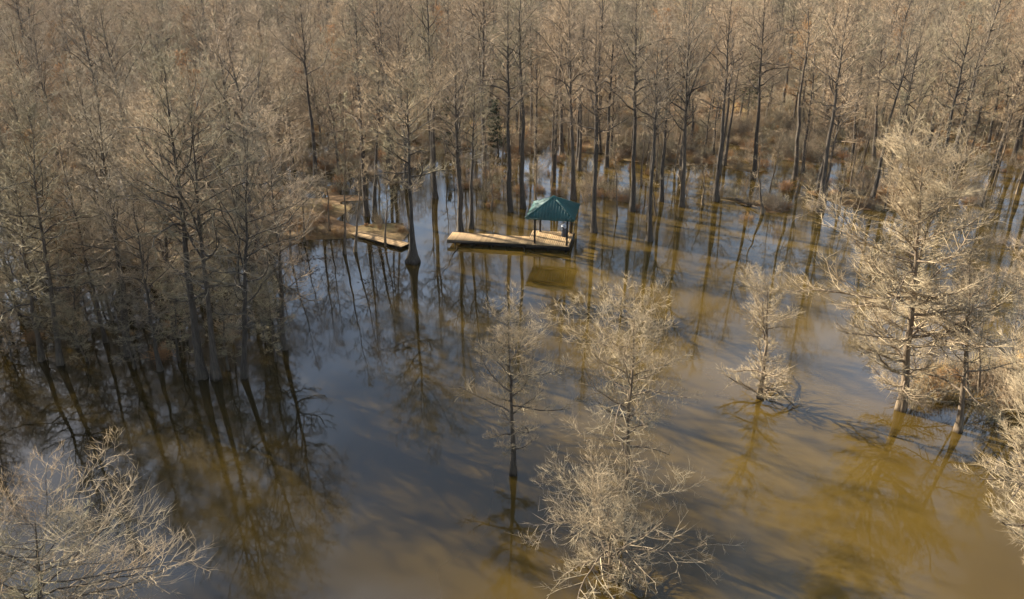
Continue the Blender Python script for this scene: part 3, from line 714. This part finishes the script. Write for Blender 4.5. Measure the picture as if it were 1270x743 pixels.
scatter('far_wood', 'mass of bare winter trees filling the far background', np.column_stack([ra, np.maximum(height(ra[:, 0], ra[:, 1]), -.1)]), [first_of(k) for k in FK], kid, rng.random(n) * 6.28, .6 + .5 * rng.random(n))

# ------------------------------------------------------------------ undergrowth
def bush(name, seed, twigm, h=1.5, n=26, c=(5, 5), twig=.009, spread=(12, 55)):
    rng = np.random.default_rng(seed)
    az = rng.random(n) * 6.28; ic = R(spread[0]) + R(spread[1]) * rng.random(n)
    d = np.stack([np.cos(az) * np.sin(ic), np.sin(az) * np.sin(ic), np.cos(ic)], -1)
    pos = np.stack([np.cos(az) * .15, np.sin(az) * .15, np.full(n, -.1)], -1) * rng.random((n, 1))
    P = curve_from(rng, pos, d, h * (.6 + .6 * rng.random(n)), 5, .02, .12); Rr = np.full((n, 1), twig * 1.6) * np.linspace(1, .5, 5)[None]
    A, AR = spawn(rng, P, Rr, c[0], .25, 1, (25, 60), .45, 3, .05, .2, .1, twig)
    pp, tan, r = along(A, AR, .15 + .85 * rng.random((len(A), c[1])))
    e = pp + unit(tan + rng.normal(0, .6, tan.shape)) * (.15 + .3 * rng.random(tan.shape[:2]))[..., None]
    a, b = tubes(P, Rr, 3), tubes(A, AR, 3)
    s = spikes(pp.reshape(-1, 3), e.reshape(-1, 3), np.full(e.size // 3, twig * .8))
    return pack(name, [(*a, 0), (*b, 0), (*s, 0)], [M[twigm]])
BUSH = [bush('grey_shrub', 1, 'twig_grey'), bush('tan_shrub', 2, 'twig_tan'), bush('rust_shrub', 3, 'twig_rust', 1.2), bush('low_rust_shrub', 4, 'twig_rust', .9, 34), bush('tall_thicket', 5, 'twig_tan', 3.0, 13, (6, 4), .010, (2, 24)), bush('grey_thicket', 6, 'twig_grey', 2.6, 14, (6, 4), .010, (2, 26))]
SH = []
SHRUBS = [((735, 240), 4, 'upright tan thicket in the flooded strip right of the shelter'), ((600, 250), 5, 'upright rusty thicket in the flooded strip behind the boardwalk'), ((320, 300), 0, 'grey shrub on the mud at the left end of the bank'), ((385, 290), 2, 'rusty shrub on the bank at the open water edge'), ((350, 262), 1, 'tan shrub on the bank below the left wood'),
          ((478, 275), 0, 'dark grey shrub behind the plank landing'), ((905, 248), 1, 'tan shrub at the far shore beside the pale footed trunk'), ((960, 262), 0, 'grey shrub tangle round the snag at the far shore'),
          ((975, 235), 3, 'low rusty shrub on the far bank'), ((1258, 492), 0, 'grey shrub in the dry grass at the right edge'), ((1205, 470), 1, 'tan shrub behind the thin stems in the dry grass'), ((1140, 498), 1, 'tan shrub at the water edge right of the large cream cypress'), ((1160, 485), 2, 'rusty shrub between the cream cypress and the thin stems'), ((1185, 478), 3, 'low rusty shrub at the foot of the thin stems'), ((1232, 482), 1, 'tan shrub in dry grass by the right edge')]
for (px, py), k, lab in SHRUBS:
    x, y = ground(px, py)
    SH.append(thing('shrub', lab, 'shrub', (x, y, max(float(height(x, y)), -.1)), px * .7, 'leafless shrubs on the banks', BUSH[k]))
srcs = [next(o for o in SH if o.data == b) for b in BUSH]
q = np.stack([rng.uniform(-130, 130, 70000), 28 + 190 * rng.random(70000) ** 1.2], -1)
q = q[np.abs(q[:, 0]) < q[:, 1] * .70 + 12]
hz = height(q[:, 0], q[:, 1]); keep = (hz > .0) | ((signed(q[:, 0], q[:, 1], POND) < -.8) & (rng.random(len(q)) < np.where(signed(q[:, 0], q[:, 1], BACK) > -13, .22, .03)))
keep &= signed(q[:, 0], q[:, 1], POND) < .3
keep &= (vnoise(q[:, 0], q[:, 1], 8, 7) > .38) | (rng.random(len(q)) < .25)
lx, ly = ground(470, 294)
al = ((q[:, 0] - lx) * to_sun.x + (q[:, 1] - ly) * to_sun.y) / math.hypot(to_sun.x, to_sun.y); la = np.abs((q[:, 0] - lx) * to_sun.y - (q[:, 1] - ly) * to_sun.x) / math.hypot(to_sun.x, to_sun.y)
keep &= ~((al > -2) & (al < 6) & (la < 1.3))      # undergrowth left out toward the sun so light reaches the landing
bank = inside(q[:, 0], q[:, 1], LAND[0]); keep &= ~bank | (rng.random(len(q)) < .7)
q = q[keep]; bank = bank[keep]; hz = np.maximum(hz[keep], -.1)
print('UNDERGROWTH', len(q))
scatter('undergrowth', 'tangled leafless undergrowth on the wood floor', np.column_stack([q, hz]), [(s,) for s in srcs], rng.choice(6, len(q), p=[.2, .15, .15, .14, .2, .16]), rng.random(len(q)) * 6.28, (.35 + .55 * rng.random(len(q))) * np.where(bank, .6, 1))

def tuft(name, seed, n=60, h=.7):
    rng = np.random.default_rng(seed); az = rng.random(n) * 6.28; r = .35 * np.sqrt(rng.random(n)); ic = R(35) * rng.random(n)
    p0 = np.stack([r * np.cos(az), r * np.sin(az), np.full(n, -.05)], -1); hh = h * (.5 + .7 * rng.random(n))
    a2 = az + rng.normal(0, .8, n)
    p1 = p0 + np.stack([np.cos(a2) * np.sin(ic), np.sin(a2) * np.sin(ic), np.cos(ic)], -1) * hh[:, None]
    return pack(name, [(*spikes(p0, p1, np.full(n, .012)), 0)], [M['dry_grass']])
M['dry_grass'] = twig_mat('dry_grass', (.30, .19, .07), (.46, .33, .15))
gt = [thing('grass_tuft', lab, 'grass', (*ground(*p), max(0, float(height(*ground(*p))))), 0, None, tuft('grass_tuft', i)) for i, (p, lab) in enumerate([((1168, 492), 'dry golden grass tuft at the water edge below the thin stems'), ((1215, 500), 'dry golden grass tuft in front of the right thin stem')])]
P = LAND[1]; n = 260
g = np.stack([rng.uniform(min(p[0] for p in P), max(p[0] for p in P), n * 3), rng.uniform(min(p[1] for p in P), max(p[1] for p in P), n * 3)], -1)
g = g[inside(g[:, 0], g[:, 1], P)][:n]
g2 = np.stack([rng.uniform(-60, 70, 5000), rng.uniform(50, 120, 5000)], -1); g2 = g2[(height(g2[:, 0], g2[:, 1]) > .1) & (vnoise(g2[:, 0], g2[:, 1], 7, 21) > .55)]
g = np.concatenate([g, g2]); gz = height(g[:, 0], g[:, 1]); g = g[gz > -.05]; gz = gz[gz > -.05]
scatter('dry_grass', 'dry golden grass on the banks', np.column_stack([g, gz]), [(t,) for t in gt], rng.integers(0, 2, len(g)), rng.random(len(g)) * 6.28, .6 + .8 * rng.random(len(g)))


# fallen logs and a stick in the water
def log(name, label, a, b, r, seed, z=.08, bark='bark_grey', cat='log'):
    rng = np.random.default_rng(seed); p, q = np.array([*ground(*a), z]), np.array([*ground(*b), z + .12]); k = 9
    t = np.linspace(0, 1, k)[:, None]; P = (p * (1 - t) + q * t + rng.normal(0, .05, (k, 3)) * np.array([1, 1, .5]))[None] - p
    Rr = (r * np.linspace(1, .45, k) * (1 + rng.normal(0, .06, k)))[None]; Rr[0, 0] *= .8; Rr[0, -1] *= .4
    V, f = tubes(P, Rr, 9); caps = [V[:9].mean(0), V[-9:].mean(0)]; n = len(V); V = np.concatenate([V, np.array(caps)])
    tri = np.array([(n, (i + 1) % 9, i) for i in range(9)] + [(n + 1, n - 9 + i, n - 9 + (i + 1) % 9) for i in range(9)])
    o = thing(name, label, cat, tuple(p)); link('stem', pack('log_stem', [(V, f, 0), (V, tri, 0)], [M[bark]], True), o)
    for j in range(4):
        at = .25 + .7 * rng.random(); c = P[0, int(at * (k - 1))]; d = unit(rng.normal(0, 1, 3) + np.array([0, 0, .6]))
        S = curve_from(rng, c[None], d[None], np.array([r * (4 + 5 * rng.random())]), 5, .0, .2); v, g = tubes(S, r * np.linspace(.3, .08, 5)[None], 5)
        link('branch_stub', pack('branch_stub', [(v, g, 0)], [M[bark]], True), o)
log('fallen_log', 'pale fallen log lying across the water edge beside the broken snag', (912, 248), (942, 262), .11, 1, .12, 'bark_warm')
log('fallen_log', 'dark fallen log on the far bank right of the strongly leaning trunk', (1040, 238), (1078, 243), .22, 2, .25)
log('fallen_branch', 'thin dark stick slanting in the water below the left end of the boardwalk', (568, 306), (546, 342), .035, 4, .04, 'bark_grey', 'branch')

# floating leaves by the bank
rng = np.random.default_rng(77); n = 420
c = np.array([ground(rng.uniform(360, 500), rng.uniform(305, 350)) for _ in range(26)])
p = c[rng.integers(0, 26, n)] + rng.normal(0, .35, (n, 2)); a = rng.random(n) * 6.28; z = .008
u = np.stack([np.cos(a), np.sin(a)], -1) * .09; v = np.stack([-np.sin(a), np.cos(a)], -1) * .05
V = np.stack([p - u, p - v, p + u, p + v], 1); V = np.concatenate([V, np.full((n, 4, 1), z) + rng.uniform(0, .015, (n, 4, 1))], -1).reshape(-1, 3)
M['wet_leaf'] = twig_mat('wet_brown_leaf', (.03, .02, .012), (.09, .055, .03))
o = link('floating_leaves', mesh_np('floating_leaves', V, np.arange(4 * n), np.arange(n) * 4, np.full(n, 4), [M['wet_leaf']])); o['kind'] = 'stuff'; o['label'] = 'dark leaves floating near the bank'

# ------------------------------------------------------------------ air
hm = bpy.data.materials.new('pale_haze'); hm.use_nodes = True; n_ = hm.node_tree.nodes; n_.clear()
ho = n_.new('ShaderNodeOutputMaterial'); pv = n_.new('ShaderNodeVolumePrincipled'); pv.inputs['Density'].default_value = .00006; pv.inputs['Color'].default_value = (.9, .9, .92, 1); pv.inputs['Anisotropy'].default_value = .1
hm.node_tree.links.new(pv.outputs[0], ho.inputs['Volume'])
b = MB(); b.box(-2600, 2600, -350, 4600, -4, 26); o = link('haze', b.mesh('haze', [hm])); o['kind'] = 'stuff'; o['label'] = 'thin pale winter haze over the wood'
